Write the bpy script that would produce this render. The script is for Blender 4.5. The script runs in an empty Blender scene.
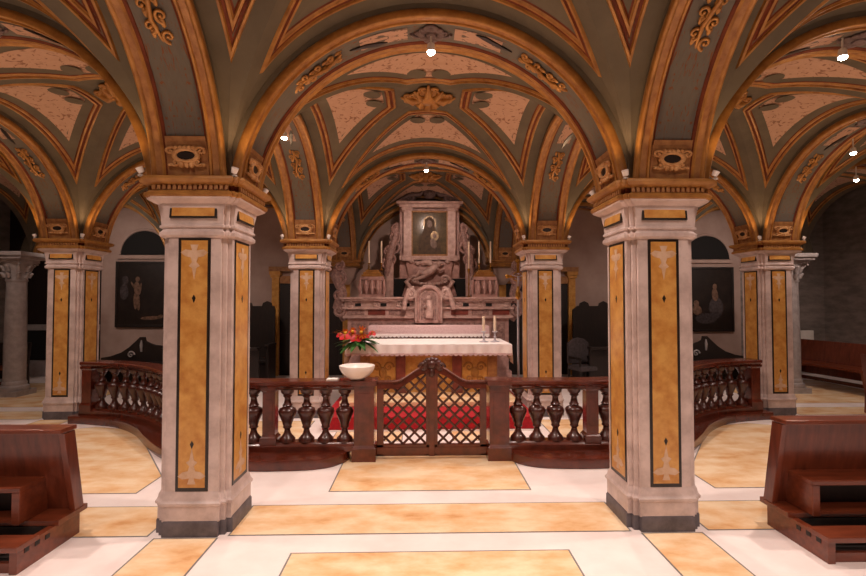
import bpy, bmesh, math, random
from math import sin, cos, pi, sqrt, radians
from mathutils import Vector, Matrix
random.seed(7)
COL = bpy.context.scene.collection
A = 1.66                    # half the pillar spacing
ROW = [0.28, 3.60, 6.92, 10.24]
ZS = 2.447                  # top of the pillar cornice, springing level

# ------------------------------------------------------------------ materials
def srgb(h):
    return tuple((c/12.92 if c <= .04045 else ((c+.055)/1.055)**2.4) for c in (int(h[i:i+2], 16)/255 for i in (0, 2, 4)))
def new_mat(name):
    m = bpy.data.materials.new(name); m.use_nodes = True
    nt = m.node_tree
    return m, nt, nt.nodes['Principled BSDF']
def mat(name, c1, c2=None, scale=4.0, rough=.5, metal=0.0, kind='noise', lo=.35, hi=.65, bump=0.0, coat=0.0, stretch=(1, 1, 1), c3=None, bscale=None, spec=.5):
    m, nt, b = new_mat(name)
    N, L = nt.nodes, nt.links
    c1 = srgb(c1); c2 = srgb(c2) if c2 else c1
    tc = N.new('ShaderNodeTexCoord'); mp = N.new('ShaderNodeMapping')
    mp.inputs['Scale'].default_value = stretch
    L.new(tc.outputs['Object'], mp.inputs['Vector'])
    no = N.new('ShaderNodeTexNoise'); no.inputs['Scale'].default_value = scale
    no.inputs['Detail'].default_value = 7; no.inputs['Roughness'].default_value = .6
    L.new(mp.outputs['Vector'], no.inputs['Vector'])
    fac = no.outputs['Fac']
    if kind == 'vein':
        no.inputs['Distortion'].default_value = 1.2
        w = N.new('ShaderNodeTexWave'); w.inputs['Scale'].default_value = scale*.35
        w.inputs['Distortion'].default_value = 9; w.inputs['Detail'].default_value = 4; w.inputs['Detail Scale'].default_value = 1.3
        L.new(mp.outputs['Vector'], w.inputs['Vector'])
        mx = N.new('ShaderNodeMath'); mx.operation = 'MULTIPLY'
        L.new(w.outputs['Fac'], mx.inputs[0]); L.new(no.outputs['Fac'], mx.inputs[1])
        fac = mx.outputs[0]
    r = N.new('ShaderNodeValToRGB'); r.color_ramp.elements[0].position = lo; r.color_ramp.elements[1].position = hi
    r.color_ramp.elements[0].color = (*c1, 1); r.color_ramp.elements[1].color = (*c2, 1)
    if c3:
        e = r.color_ramp.elements.new(hi+(1-hi)*.35); e.color = (*srgb(c3), 1)
    L.new(fac, r.inputs['Fac']); L.new(r.outputs['Color'], b.inputs['Base Color'])
    b.inputs['Roughness'].default_value = rough; b.inputs['Metallic'].default_value = metal
    b.inputs['Coat Weight'].default_value = coat; b.inputs['Coat Roughness'].default_value = .15
    b.inputs['Specular IOR Level'].default_value = spec
    if bump:
        n2 = N.new('ShaderNodeTexNoise'); n2.inputs['Scale'].default_value = bscale or scale*4; n2.inputs['Detail'].default_value = 5
        L.new(tc.outputs['Object'], n2.inputs['Vector'])
        bp = N.new('ShaderNodeBump'); bp.inputs['Strength'].default_value = bump; bp.inputs['Distance'].default_value = .02
        L.new(n2.outputs['Fac'], bp.inputs['Height']); L.new(bp.outputs['Normal'], b.inputs['Normal'])
    return m
def emit_mat(name, col, strength):
    m, nt, b = new_mat(name)
    b.inputs['Base Color'].default_value = (.8, .8, .8, 1)
    b.inputs['Emission Color'].default_value = (*col, 1); b.inputs['Emission Strength'].default_value = strength
    return m
def ornament_mat(name, base, base2, ink, ink2, su=9, sv=9, thr=.56):
    """painted surface: mirrored scrollwork in UV space (u across the axis of symmetry)"""
    m, nt, b = new_mat(name); N, L = nt.nodes, nt.links
    uv = N.new('ShaderNodeUVMap'); sp = N.new('ShaderNodeSeparateXYZ'); L.new(uv.outputs['UV'], sp.inputs[0])
    ab = N.new('ShaderNodeMath'); ab.operation = 'ABSOLUTE'; L.new(sp.outputs['X'], ab.inputs[0])
    cb = N.new('ShaderNodeCombineXYZ'); L.new(ab.outputs[0], cb.inputs['X']); L.new(sp.outputs['Y'], cb.inputs['Y'])
    mp = N.new('ShaderNodeMapping'); mp.inputs['Scale'].default_value = (su, sv, 1); L.new(cb.outputs[0], mp.inputs['Vector'])
    no = N.new('ShaderNodeTexNoise'); no.inputs['Scale'].default_value = 1; no.inputs['Detail'].default_value = 2.5; no.inputs['Distortion'].default_value = 2.2
    L.new(mp.outputs[0], no.inputs['Vector'])
    r = N.new('ShaderNodeValToRGB'); r.color_ramp.elements[0].position = thr; r.color_ramp.elements[1].position = thr+.05
    r.color_ramp.elements[0].color = (0, 0, 0, 1); r.color_ramp.elements[1].color = (1, 1, 1, 1)
    L.new(no.outputs['Fac'], r.inputs['Fac'])
    n2 = N.new('ShaderNodeTexNoise'); n2.inputs['Scale'].default_value = 1.7; n2.inputs['Detail'].default_value = 6
    L.new(mp.outputs[0], n2.inputs['Vector'])
    mb = N.new('ShaderNodeMixRGB'); mb.inputs[1].default_value = (*srgb(base), 1); mb.inputs[2].default_value = (*srgb(base2), 1); L.new(n2.outputs['Fac'], mb.inputs[0])
    mi = N.new('ShaderNodeMixRGB'); mi.inputs[1].default_value = (*srgb(ink), 1); mi.inputs[2].default_value = (*srgb(ink2), 1); L.new(n2.outputs['Fac'], mi.inputs[0])
    mx = N.new('ShaderNodeMixRGB'); L.new(r.outputs['Color'], mx.inputs[0]); L.new(mb.outputs[0], mx.inputs[1]); L.new(mi.outputs[0], mx.inputs[2])
    L.new(mx.outputs[0], b.inputs['Base Color']); b.inputs['Roughness'].default_value = .75; b.inputs['Specular IOR Level'].default_value = .25
    return m

MARBLE = mat('pale marble', 'd2bfb9', 'aa9690', 7, .35, kind='noise', lo=.4, hi=.75, bump=.05)
MOTIF = mat('worn white inlay', 'd2b49a', 'bf9a78', 14, .35)
MARBLE_GREY = mat('grey marble', 'a39a98', '8d8482', 9, .4)
PLINTH = mat('dark grey stone', '6c6468', '544d50', 14, .45, bump=.1)
INLAY = mat('yellow siena marble', 'd3a158', 'bd8440', 11, .3, lo=.35, hi=.6, c3='b0733a')
BLACKM = mat('black marble', '1d1714', '2b2320', 8, .3)
FLOORW = mat('white floor marble', 'f7ece8', 'ecdcd7', 2.2, .28, lo=.35, hi=.65, c3='d8c6c2')
FLOORY = mat('yellow floor marble', 'f3dab6', 'e3b786', 2.4, .25, lo=.38, hi=.6, c3='cd935a', stretch=(1, 1.8, 1))
JOINT = mat('grey floor joint', '7e7a78', '6c6866', 20, .5)
GREEN = mat('olive green paint', '6a6152', '585044', 3, .75, lo=.3, hi=.7, spec=.2)
BLUEG = ornament_mat('slate painted panel', '6c665e', '5d5750', '7d5636', '6a3a28', 14, 9, .60)
GOLD = mat('gilded stucco', 'b07d3e', '855628', 9, .42, metal=.2, lo=.35, hi=.7, bump=.15, bscale=30)
GOLDP = mat('pink tinged gilding', 'aa7a48', '8a5a33', 16, .5, metal=.1, lo=.35, hi=.65, bump=.12, bscale=40)
REDB = mat('red brown paint', '743820', '57291a', 8, .6, spec=.2)
CREAM = ornament_mat('cream painted panel', 'c29f88', 'b08d77', '8a6857', '8a6049', 9, 9, .57)
CREAM2 = ornament_mat('pale rose painted panel', 'b89480', 'a5806a', '6a574c', '5c554b', 8, 8, .55)
STUCCO = mat('pale stucco', 'cf9f6a', 'a8743f', 12, .6, bump=.2, bscale=50)
STUCCOD = mat('purple grey stucco', '6d5a58', '594747', 12, .6, bump=.2)
WOOD = mat('red brown wood', '7c3b23', '582512', 3, .34, kind='noise', lo=.3, hi=.7, coat=.35, stretch=(1, 8, 8))
WOODV = mat('red brown upright wood', '7a3a23', '542212', 3, .34, kind='noise', lo=.3, hi=.7, coat=.35, stretch=(8, 8, 1))
WOODD = mat('dark turned wood', '4f2014', '34130b', 4, .35, coat=.3, stretch=(6, 6, 1))
RAILW = mat('dark polished rail wood', '672b1a', '44190d', 3, .26, kind='noise', lo=.3, hi=.7, coat=.45, stretch=(3, 3, 3))
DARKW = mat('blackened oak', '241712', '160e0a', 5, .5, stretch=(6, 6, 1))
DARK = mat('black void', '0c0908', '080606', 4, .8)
PINKM = mat('rose marble', 'c29a90', '94706a', 10, .4, kind='noise', lo=.35, hi=.7, bump=.15, c3='7d5a55')
PINKL = mat('pale rose marble', 'cfb0a6', 'ae8d84', 12, .4, bump=.12)
RELIEF = mat('carved marble', 'b79389', '7c5d57', 22, .5, lo=.3, hi=.65, bump=.7, bscale=38)
REDM = mat('red marble', '8a4438', '6c342c', 12, .35)
LINEN = mat('white linen', 'fbf3f0', 'f3e6e3', 6, .9, bump=.1)
LACE = mat('rose white lace', 'e3c6c5', 'd2adad', 40, .9, bump=.5, bscale=120)
REDC = mat('red carpet', 'b3121f', '8e0c18', 30, .95, bump=.3, bscale=200)
PLASTER = mat('rose plaster', 'b59d92', 'a58b80', 2, .85, bump=.08)
STONEW = mat('grey ashlar', '8f837c', '6f655f', 3, .8, bump=.4, stretch=(1, 1, 3), bscale=9)
CANVAS = mat('dark canvas', '2b211c', '1d1512', 5, .4)
SKIN = mat('painted flesh', '7f6150', '57402f', 14, .5)
ICONBG = mat('olive gold canvas', '6b583c', '443a27', 7, .8, coat=.5, bump=0, lo=.3, hi=.7)
ICONF = mat('dark umber paint', '3f3024', '5b4630', 9, .7)
ICONG = mat('tarnished gold paint', '94743f', '5d482a', 14, .35, metal=.2)
WAX = mat('ivory wax', 'f0dcc4', 'e6cdb0', 8, .5)
BRASS = mat('polished brass', 'c9974a', 'a9772f', 8, .28, metal=.8)
SILVER = mat('silver', 'd0c9d0', 'b5aeb5', 8, .35, metal=.3)
WHITEC = mat('white glaze', 'f7efea', 'efe4dd', 4, .25)
LEAF = mat('dark green leaf', '447a3a', '2c5823', 9, .45)
REDF = mat('red petal', 'd8202a', 'b4121c', 7, .4)
ORAF = mat('orange petal', 'ee8f1d', 'd96a12', 9, .5)
YELF = mat('yellow stamen', 'e5b32a', 'b57a14', 20, .6)
FABRIC = mat('grey velvet', '4b4143', '37302f', 20, .9)
PAPER = mat('white paper', 'f2ebe4', 'e6dcd2', 6, .8)
BULB = emit_mat('lamp glow', (1.0, .88, .74), 60)
LAMPW = mat('white lamp enamel', 'cfc7c0', 'b9b0a8', 6, .4)

# ------------------------------------------------------------------ mesh helper
class G:
    def __init__(s): s.v = []; s.f = []; s.m = []; s.uv = {}; s.M = Matrix()
    def add(s, verts, faces, mi=0, uvs=None):
        o = len(s.v)
        for i, p in enumerate(verts):
            s.v.append(s.M @ Vector(p))
            if uvs: s.uv[o+i] = uvs[i]
        for k, f in enumerate(faces):
            s.f.append([o+i for i in f]); s.m.append(mi[k] if isinstance(mi, (list, tuple)) else mi)
        return s
    def box(s, x0, x1, y0, y1, z0, z1, mi=0):
        return s.add([(x0, y0, z0), (x1, y0, z0), (x1, y1, z0), (x0, y1, z0), (x0, y0, z1), (x1, y0, z1), (x1, y1, z1), (x0, y1, z1)],
                     [(3, 2, 1, 0), (4, 5, 6, 7), (0, 1, 5, 4), (1, 2, 6, 5), (2, 3, 7, 6), (3, 0, 4, 7)], mi)
    def rings(s, loops, mi=0, closed=True, cap0=False, cap1=False, uvs=None):
        n = len(loops[0]); vs = [p for l in loops for p in l]; fs = []; ms = []
        for a in range(len(loops)-1):
            for i in range(n if closed else n-1):
                j = (i+1) % n
                fs.append((a*n+i, a*n+j, (a+1)*n+j, (a+1)*n+i)); ms.append(mi[a] if isinstance(mi, (list, tuple)) else mi)
        if cap0: fs.append(tuple(range(n-1, -1, -1))); ms.append(mi[0] if isinstance(mi, (list, tuple)) else mi)
        if cap1: fs.append(tuple((len(loops)-1)*n+i for i in range(n))); ms.append(mi[-1] if isinstance(mi, (list, tuple)) else mi)
        return s.add(vs, fs, ms, uvs)
    def lathe(s, prof, c=(0, 0, 0), n=20, mi=0, sx=1, sy=1):
        return s.rings([[(c[0]+r*cos(2*pi*i/n)*sx, c[1]+r*sin(2*pi*i/n)*sy, c[2]+z) for i in range(n)] for r, z in prof], mi, True, True, True)
    def tube(s, pts, r, n=8, mi=0, cap=True):
        pts = [Vector(p) for p in pts]; rs = r if isinstance(r, (list, tuple)) else [r]*len(pts)
        loops = []; up = None
        for i, p in enumerate(pts):
            t = (pts[min(i+1, len(pts)-1)]-pts[max(i-1, 0)])
            if t.length < 1e-9: t = Vector((0, 0, 1))
            t.normalize()
            if up is None:
                up = Vector((0, 0, 1)) if abs(t.z) < .9 else Vector((1, 0, 0))
            x = (up - t*up.dot(t)); x.normalize(); y = t.cross(x); up = x
            loops.append([p+(x*cos(2*pi*k/n)+y*sin(2*pi*k/n))*rs[i] for k in range(n)])
        return s.rings(loops, mi, True, cap, cap)
    def prism(s, poly, d0, d1, axis='y', mi=0):
        def P(a, b, d): return (a, d, b) if axis == 'y' else ((a, b, d) if axis == 'z' else (d, a, b))
        n = len(poly)
        vs = [P(a, b, d0) for a, b in poly]+[P(a, b, d1) for a, b in poly]
        fs = [tuple(range(n)), tuple(range(2*n-1, n-1, -1))]+[(i, i+n, (i+1) % n+n, (i+1) % n) for i in range(n)]
        return s.add(vs, fs, mi)
    def blob(s, c, r, mi=0, n=10, m=6):
        rx, ry, rz = r if isinstance(r, (list, tuple)) else (r, r, r)
        loops = [[(c[0]+rx*sin(pi*j/m)*cos(2*pi*i/n), c[1]+ry*sin(pi*j/m)*sin(2*pi*i/n), c[2]-rz*cos(pi*j/m)) for i in range(n)] for j in range(1, m)]
        return s.rings(loops, mi, True, True, True)
    def spiral(s, c, r0, turns, ex, ey, rad, start=0, mi=0, sgn=1, lift=None, n=26, tail=0.0):
        """scroll in the plane ex, ey: tapers towards its eye"""
        c, ex, ey = Vector(c), Vector(ex), Vector(ey); pts = []; rr = []
        for i in range(n+1):
            t = i/n; r = r0*(1-t*.86); a = start+sgn*turns*2*pi*t
            pts.append(c+ex*(r*cos(a))+ey*(r*sin(a))); rr.append(rad*(1-.5*t))
        s.tube(pts, rr, 7, mi); s.blob(pts[-1], rad*.9, mi, 8, 5)
        return s
    def build(s, name, parent=None, mats=(), smooth=35, bev=0, loc=None, recalc=True):
        me = bpy.data.meshes.new(name); me.from_pydata([tuple(p) for p in s.v], [], s.f)
        for m in (mats if isinstance(mats, (list, tuple)) else [mats]): me.materials.append(m)
        me.polygons.foreach_set('material_index', s.m)
        if s.uv:
            ul = me.uv_layers.new(name='UVMap')
            for lp in me.loops: ul.data[lp.index].uv = s.uv.get(lp.vertex_index, (0, 0))
        if recalc or bev:
            bm = bmesh.new(); bm.from_mesh(me)
            if recalc: bmesh.ops.recalc_face_normals(bm, faces=bm.faces)
            if bev:
                es = [e for e in bm.edges if len(e.link_faces) == 2 and e.calc_face_angle(0) > .6]
                bmesh.ops.bevel(bm, geom=es, offset=bev, segments=2, profile=.6, affect='EDGES', clamp_overlap=True)
            bm.to_mesh(me); bm.free()
        if smooth:
            me.polygons.foreach_set('use_smooth', [True]*len(me.polygons)); me.set_sharp_from_angle(angle=radians(smooth))
        me.update()
        o = bpy.data.objects.new(name, me); COL.objects.link(o)
        if parent: o.parent = parent
        if loc: o.location = loc
        return o
def tag(o, label, cat, group=None, kind=None):
    o['label'] = label; o['category'] = cat
    if group: o['group'] = group
    if kind: o['kind'] = kind
    return o
def thing(name, label, cat, loc=(0, 0, 0), rz=0, group=None, kind=None):
    o = bpy.data.objects.new(name, None); COL.objects.link(o); o.empty_display_size = .1
    o.location = loc; o.rotation_euler = (0, 0, rz)
    return tag(o, label, cat, group, kind)
def copy_tree(o, parent=None):
    c = o.copy(); COL.objects.link(c)
    if parent: c.parent = parent
    for ch in [x for x in o.children]: copy_tree(ch, c)
    return c
def place(proto, used, loc, rz, label, cat, group=None):
    o = proto if not used else copy_tree(proto)
    used.append(1)
    o.location = loc; o.rotation_euler = (0, 0, rz)
    return tag(o, label, cat, group)
def catmull(pts, n=12):
    P = [Vector(p) for p in pts]; P = [P[0]*2-P[1]]+P+[P[-1]*2-P[-2]]; out = []
    for i in range(1, len(P)-2):
        for k in range(n):
            t = k/n; a, b, c, d = P[i-1:i+3]
            out.append(.5*((2*b)+(c-a)*t+(2*a-5*b+4*c-d)*t*t+(3*b-a-3*c+d)*t**3))
    out.append(P[-2]); return out
def at_len(path, d):
    for a, b in zip(path, path[1:]):
        l = (b-a).length
        if d <= l: return a+(b-a)*(d/l), (b-a).normalized()
        d -= l
    return path[-1], (path[-1]-path[-2]).normalized()

# ------------------------------------------------------------------ pillars
def sect(h, n, z):
    q = [(h-n, -h), (h-n, -(h-n*.5)), (h-n*.5, -(h-n*.5)), (h-n*.5, -(h-n)), (h, -(h-n))]
    out = []
    for k in range(4):
        for x, y in q:
            for _ in range(k): x, y = -y, x
            out.append((x, y, z))
    return out
def loft(prof, n=.055): return [sect(h, n, z) for z, h in prof]
NB = .074
def rot4(k): return Matrix.Rotation(k*pi/2, 4, 'Z')
def make_pillar():
    t = thing('pillar', '', 'pillar')
    G().rings(loft([(0, .262), (.09, .262), (.105, .254)], NB), 0, True, True, True).build('plinth', t, PLINTH, 30)
    G().rings(loft([(.1, .252), (.2, .252), (.208, .262), (.225, .264), (.236, .256), (.25, .25), (.27, .247), (.285, .24), (.3, .235)], .06), 0, True, True, True).build('pillar_base', t, MARBLE, 30)
    G().rings(loft([(.29, .235), (1.2, .236), (2.05, .235)]), 0, True).build('shaft', t, MARBLE, 30)
    G().rings(loft([(2.04, .235), (2.046, .25), (2.056, .261), (2.078, .263), (2.09, .252), (2.1, .246), (2.106, .247), (2.112, .261), (2.126, .261), (2.132, .252),
                    (2.20, .257), (2.272, .270), (2.278, .284), (2.29, .304), (2.3, .318), (2.312, .322)]), 0, True, True, True).build('capital', t, MARBLE, 30)
    g = G()
    g.rings(loft([(2.308, .318), (2.318, .332), (2.338, .334), (2.35, .322), (2.356, .312)]), 0, True, True, True)
    g.rings(loft([(2.392, .316), (2.4, .336), (2.41, .35), (2.425, .357), (2.44, .355), (2.447, .346)]), 0, True, True, True)
    g.build('cornice', t, GOLD, 30)
    g = G(); g.rings(loft([(2.352, .306), (2.394, .306)]), 1, True)
    for k in range(4):
        g.M = rot4(k)
        for i in range(15):
            x = -.245+i*.035; g.box(x-.011, x+.011, -.318, -.304, 2.358, 2.392, 0)
    g.build('dentil_band', t, [GOLDP, REDB], 0)
    G().box(-.25, .25, -.25, .25, 2.446, 2.85).build('springing_block', t, GREEN, 0)
    for k in range(4):
        R = rot4(k)
        g = G(); g.M = R
        iw = .09 if k % 2 == 0 else .12
        g.box(-iw, iw, -.241, -.234, .325, 2.02); p = g.build('inlay_panel', t, INLAY, 0)
        g = G(); g.M = R
        for x0, x1, z0, z1 in ((-iw-.02, -iw, .30, 2.036), (iw, iw+.02, .30, 2.036), (-iw, iw, .30, .325), (-iw, iw, 2.02, 2.036)): g.box(x0, x1, -.24, -.2335, z0, z1)
        g.build('border', p, BLACKM, 0)
        g = G(); g.M = R
        for z0, sg in ((.40, 1), (1.88, -1)):
            poly = [(-.022, -.06), (.022, -.06), (.012, -.03), (.05, -.035), (.075, -.02), (.05, 0), (.02, .005), (.012, .03), (.03, .05), (.012, .06), (0, .12), (-.012, .06), (-.03, .05), (-.012, .03), (-.02, .005), (-.05, 0), (-.075, -.02), (-.05, -.035), (-.012, -.03)]
            g.prism([(a*1.25, z0+.03+b*1.35*sg) for a, b in poly], -.2435, -.2405)
        g.build('white_motif', p, MOTIF, 0)
        g = G(); g.M = R
        for z in (.62, 1.62): g.prism([(-.013, z), (0, z-.032), (.013, z), (0, z+.024)], -.2435, -.2405)
        g.build('black_lozenge', p, BLACKM, 0)
        g = G(); g.M = R@Matrix.Translation((0, 0, 2.203))@Matrix.Rotation(-.12, 4, 'X')
        g.box(-.145, .145, -.268, -.25, -.05, .05); p = g.build('frieze_panel', t, INLAY, 0)
        g = G(); g.M = R@Matrix.Translation((0, 0, 2.203))@Matrix.Rotation(-.12, 4, 'X')
        for b in ((-.16, -.145, -.063, .063), (.145, .16, -.063, .063), (-.145, .145, -.063, -.05), (-.145, .145, .05, .063)): g.box(b[0], b[1], -.2665, -.25, b[2], b[3])
        g.build('border', p, BLACKM, 0)
    return t
PP = make_pillar(); used = []
for x, r, lab in ((-A, 1, 'large square pillar with yellow marble inlay at front left of the gate'),
                  (A, 1, 'large square pillar with yellow marble inlay at front right of the gate'),
                  (-A, 2, 'yellow inlaid pillar behind the rail on the flower side of the altar'),
                  (A, 2, 'yellow inlaid pillar behind the rail on the processional cross side of the altar'),
                  (-3*A, 2, 'yellow inlaid pillar where the curved balustrade ends, beside the far left aisle'),
                  (3*A, 2, 'yellow inlaid pillar where the curved balustrade ends, beside the grey stone wall')):
    place(PP, used, (x if r == 2 else x*.989, ROW[r], 0), 0, lab, 'pillar', 'inlaid marble pillars')

# ------------------------------------------------------------------ arches
R0, CZ = 1.37, -.185
def ap(th, w, dr): return ((R0+dr)*sin(th), w, ZS+CZ+(R0+dr)*cos(th))
TH = 1.436
def strip(g, prof, t0, t1, n, mi=0, uv=False):
    loops = []; uvs = []
    for i in range(n+1):
        th = t0+(t1-t0)*i/n
        loops.append([ap(th, w, dr) for w, dr in prof])
        uvs += [(w*3.0, th*1.4) for w, dr in prof]
    k = len(prof); vs = [p for l in loops for p in l]; fs = []; ms = []
    for a in range(n):
        for j in range(k-1):
            fs.append((a*k+j, a*k+j+1, (a+1)*k+j+1, (a+1)*k+j)); ms.append(mi[j] if isinstance(mi, (list, tuple)) else mi)
    g.add(vs, fs, ms, uvs if uv else None)
def frame(th, dr=0.0):
    """local frame on the soffit: x = along the curve (up), y = across, z = out of the soffit (down)"""
    p = Vector(ap(th, 0, dr)); nrm = Vector((-sin(th), 0, -cos(th)))
    tang = Vector((-cos(th)*(1 if th >= 0 else -1), 0, sin(th)*(1 if th >= 0 else -1)))  # towards the crown
    y = nrm.cross(tang)
    m = Matrix.Identity(4)
    for i, v in enumerate((tang, y, nrm)):
        for j in range(3): m[j][i] = v[j]
    m.translation = p
    return m
def make_arch():
    t = thing('painted_arch', '', 'arch')
    g = G(); strip(g, [(-.235, .30), (-.235, .02), (.235, .02), (.235, .30)], -TH, TH, 44); g.build('arch_body', t, GREEN, 50, recalc=False)
    for s in (-1, 1):
        g = G()
        pr = [(.236, .05), (.246, .035), (.246, -.004), (.24, -.012), (.228, -.014), (.218, -.008), (.212, .0), (.17, .0), (.166, -.012), (.155, -.014), (.146, -.004), (.14, .004), (.13, .006), (.124, .02)]
        strip(g, [(w*s, d) for w, d in pr], -TH, TH, 48, [0, 0, 0, 0, 0, 0, 1, 0, 0, 0, 2, 2, 2])
        g.build('gilded_border', t, [GOLD, GOLDP, REDB], 50)
    g = G(); strip(g, [(-.126, .012), (0, .012), (.126, .012)], -1.25, 1.25, 44, 0, True); g.build('painted_panel', t, BLUEG, 60)
    for s in (-1, 1):
        g = G(); strip(g, [(-.14, .004), (.14, .004)], s*TH, s*1.265, 6)
        strip(g, [(-.135, .0), (.135, .0)], s*1.265, s*1.24, 2)
        g.build('gilded_springer', t, GOLDP, 50)
        # cartouche at the foot of the soffit
        g = G(); g.M = frame(s*1.332, 0)@Matrix.Diagonal((.82, 1.12, 1.25, 1))
        n = 16
        g.tube([(.05*sin(2*pi*i/n), .07*cos(2*pi*i/n), .01) for i in range(n+1)], .017, 7)
        for q in (-1, 1):
            g.spiral((.035, .09*q, .012), .034, 1.2, (1, 0, 0), (0, q, 0), .012, start=-1.5)
            g.spiral((-.055, .065*q, .012), .03, 1.1, (1, 0, 0), (0, q, 0), .012, start=2)
            g.blob((-.075, .10*q, .01), (.014, .014, .012), 0, 8, 5)
        for i in range(5): g.blob((.06, (i-2)*.026, .012), (.02, .015, .016), 0, 8, 5)
        for i in range(3): g.blob((-.075, (i-1)*.03, .012), (.028, .017, .016), 0, 8, 5)
        c = g.build('cartouche', t, STUCCO, 60)
        g = G(); g.M = frame(s*1.332, 0)@Matrix.Diagonal((.82, 1.12, 1.25, 1))
        g.prism([(-.025, -.055), (-.04, -.035), (-.025, -.02), (-.045, 0), (-.025, .02), (-.04, .035), (-.025, .055), (.03, .05), (.035, 0), (.03, -.05)], .004, .012, 'z'); g.build('dark_eye', c, BLACKM, 0)
        # acanthus cluster at the haunch
        g = G(); g.M = frame(s*.66, .01)
        g.tube([(-.24, .0, .01), (-.1, .02, .025), (.05, -.02, .03), (.2, .01, .02)], [.008, .014, .016, .01], 7)
        for i in range(7):
            x = -.2+i*.06; q = 1 if i % 2 else -1
            g.spiral((x, .045*q, .016), .042, 1.2, (1, 0, 0), (0, q, 0), .013, start=pi)
            g.blob((x+.02, -.04*q, .014), (.035, .016, .012), 0, 8, 5)
        g.build('stucco_acanthus', t, GOLD, 60)
        # cream tablets flanking the crown
        g = G(); strip(g, [(-.075, .006), (0, .004), (.075, .006)], s*.13, s*.40, 8, 0, True); q = g.build('cream_tablet', t, CREAM2, 60)
        g = G(); g.M = frame(s*.34, .004)
        g.prism([(-.17, -.005), (.05, -.07), (.13, -.06), (.06, -.03), (-.05, .0)], 0, .012, 'z'); g.build('dark_ribbon', t, BLACKM, 0)
    g = G(); g.M = frame(0.001, .006)
    for i in range(10):
        a = 2*pi*i/10; g.blob((.075*cos(a), .075*sin(a), .012), (.034, .034, .018), 0, 8, 5)
    for q in (-1, 1):
        g.spiral((.0, .07*q, .012), .05, 1.3, (1, 0, 0), (0, q, 0), .013, start=0)
        g.spiral((.1*q, 0, .012), .05, 1.3, (q, 0, 0), (0, 1, 0), .013, start=0)
    g.lathe([(.0, .03), (.035, .03), (.045, .0)], (0, 0, 0), 12)
    g.build('crown_rosette', t, STUCCOD, 60)
    return t
AR = make_arch(); used = []
arches = [(-2*A, ROW[1], 0, 'painted arch springing from the near left pillar outwards to the left picture edge'),
          (0, ROW[1], 0, 'broad painted arch spanning the two near pillars above the gate'),
          (2*A, ROW[1], 0, 'painted arch springing from the near right pillar outwards to the right picture edge'),
          (-2*A, ROW[2], 0, 'painted arch behind the near left pillar, over the curved balustrade'),
          (0, ROW[2], 0, 'painted arch between the two rear pillars in front of the high altar'),
          (2*A, ROW[2], 0, 'painted arch behind the near right pillar, over the curved balustrade'),
          (-4*A, ROW[2], 0, 'painted arch at the far left edge in front of the round column'),
          (4*A, ROW[2], 0, 'painted arch at the far right edge in front of the grey wall'),
          (-2*A, ROW[3], 0, 'shadowy arch on the back wall over the left choir stall'),
          (0, ROW[3], 0, 'dim arch on the back wall behind the marble reredos'),
          (2*A, ROW[3], 0, 'shadowy arch on the back wall over the right choir stall'),
          (-4*A, ROW[3], 0, 'pale dim arch on the back wall above the left dark painting'),
          (4*A, ROW[3], 0, 'pale dim arch on the back wall over the grey stone'),
          (-A, ROW[0]+A, 1, 'painted arch rising from the front face of the near left pillar towards the viewer'),
          (A, ROW[0]+A, 1, 'painted arch rising from the front face of the near right pillar towards the viewer'),
          (-A, ROW[1]+A, 1, 'side arch joining the near left and rear left pillars of the sanctuary'),
          (A, ROW[1]+A, 1, 'side arch joining the near right and rear right pillars of the sanctuary'),
          (-A, ROW[2]+A, 1, 'side arch running from the rear left pillar to the back wall beside the high altar'),
          (A, ROW[2]+A, 1, 'side arch running from the rear right pillar to the back wall beside the high altar'),
          (-3*A, ROW[1]+A, 1, 'painted arch rising from the front face of the outer left pillar'),
          (3*A, ROW[1]+A, 1, 'painted arch rising from the front face of the outer right pillar'),
          (-3*A, ROW[2]+A, 1, 'dim side arch running back from the outer left pillar'),
          (3*A, ROW[2]+A, 1, 'dim side arch running back from the outer right pillar')]
for x, y, k, lab in arches:
    o = place(AR, used, (x, y, 0), k*pi/2, lab, 'arch', 'painted arches of the vault')

# gilded corbels carrying the arches on the back wall
for x, lab in ((-A, 'gilded corbel on the back wall left of the altarpiece'), (A, 'gilded corbel on the back wall right of the altarpiece'),
               (-3*A, 'gilded corbel on the back wall between the left painting and the left choir stall'), (3*A, 'gilded corbel on the back wall between the right painting and the right choir stall')):
    t = thing('wall_corbel', lab, 'corbel', (x, ROW[3], 0), 0, 'gilded corbels on the back wall')
    G().rings(loft([(2.30, .25), (2.318, .31), (2.338, .315), (2.356, .30), (2.392, .30), (2.4, .325), (2.425, .345), (2.447, .34)]), 0, True, True, True).build('cornice', t, GOLD, 30)
    G().rings(loft([(1.95, .06), (2.0, .1), (2.1, .17), (2.2, .2), (2.3, .235)], .03), 0, True, True, True).build('bracket', t, PLASTER, 40)
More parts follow.
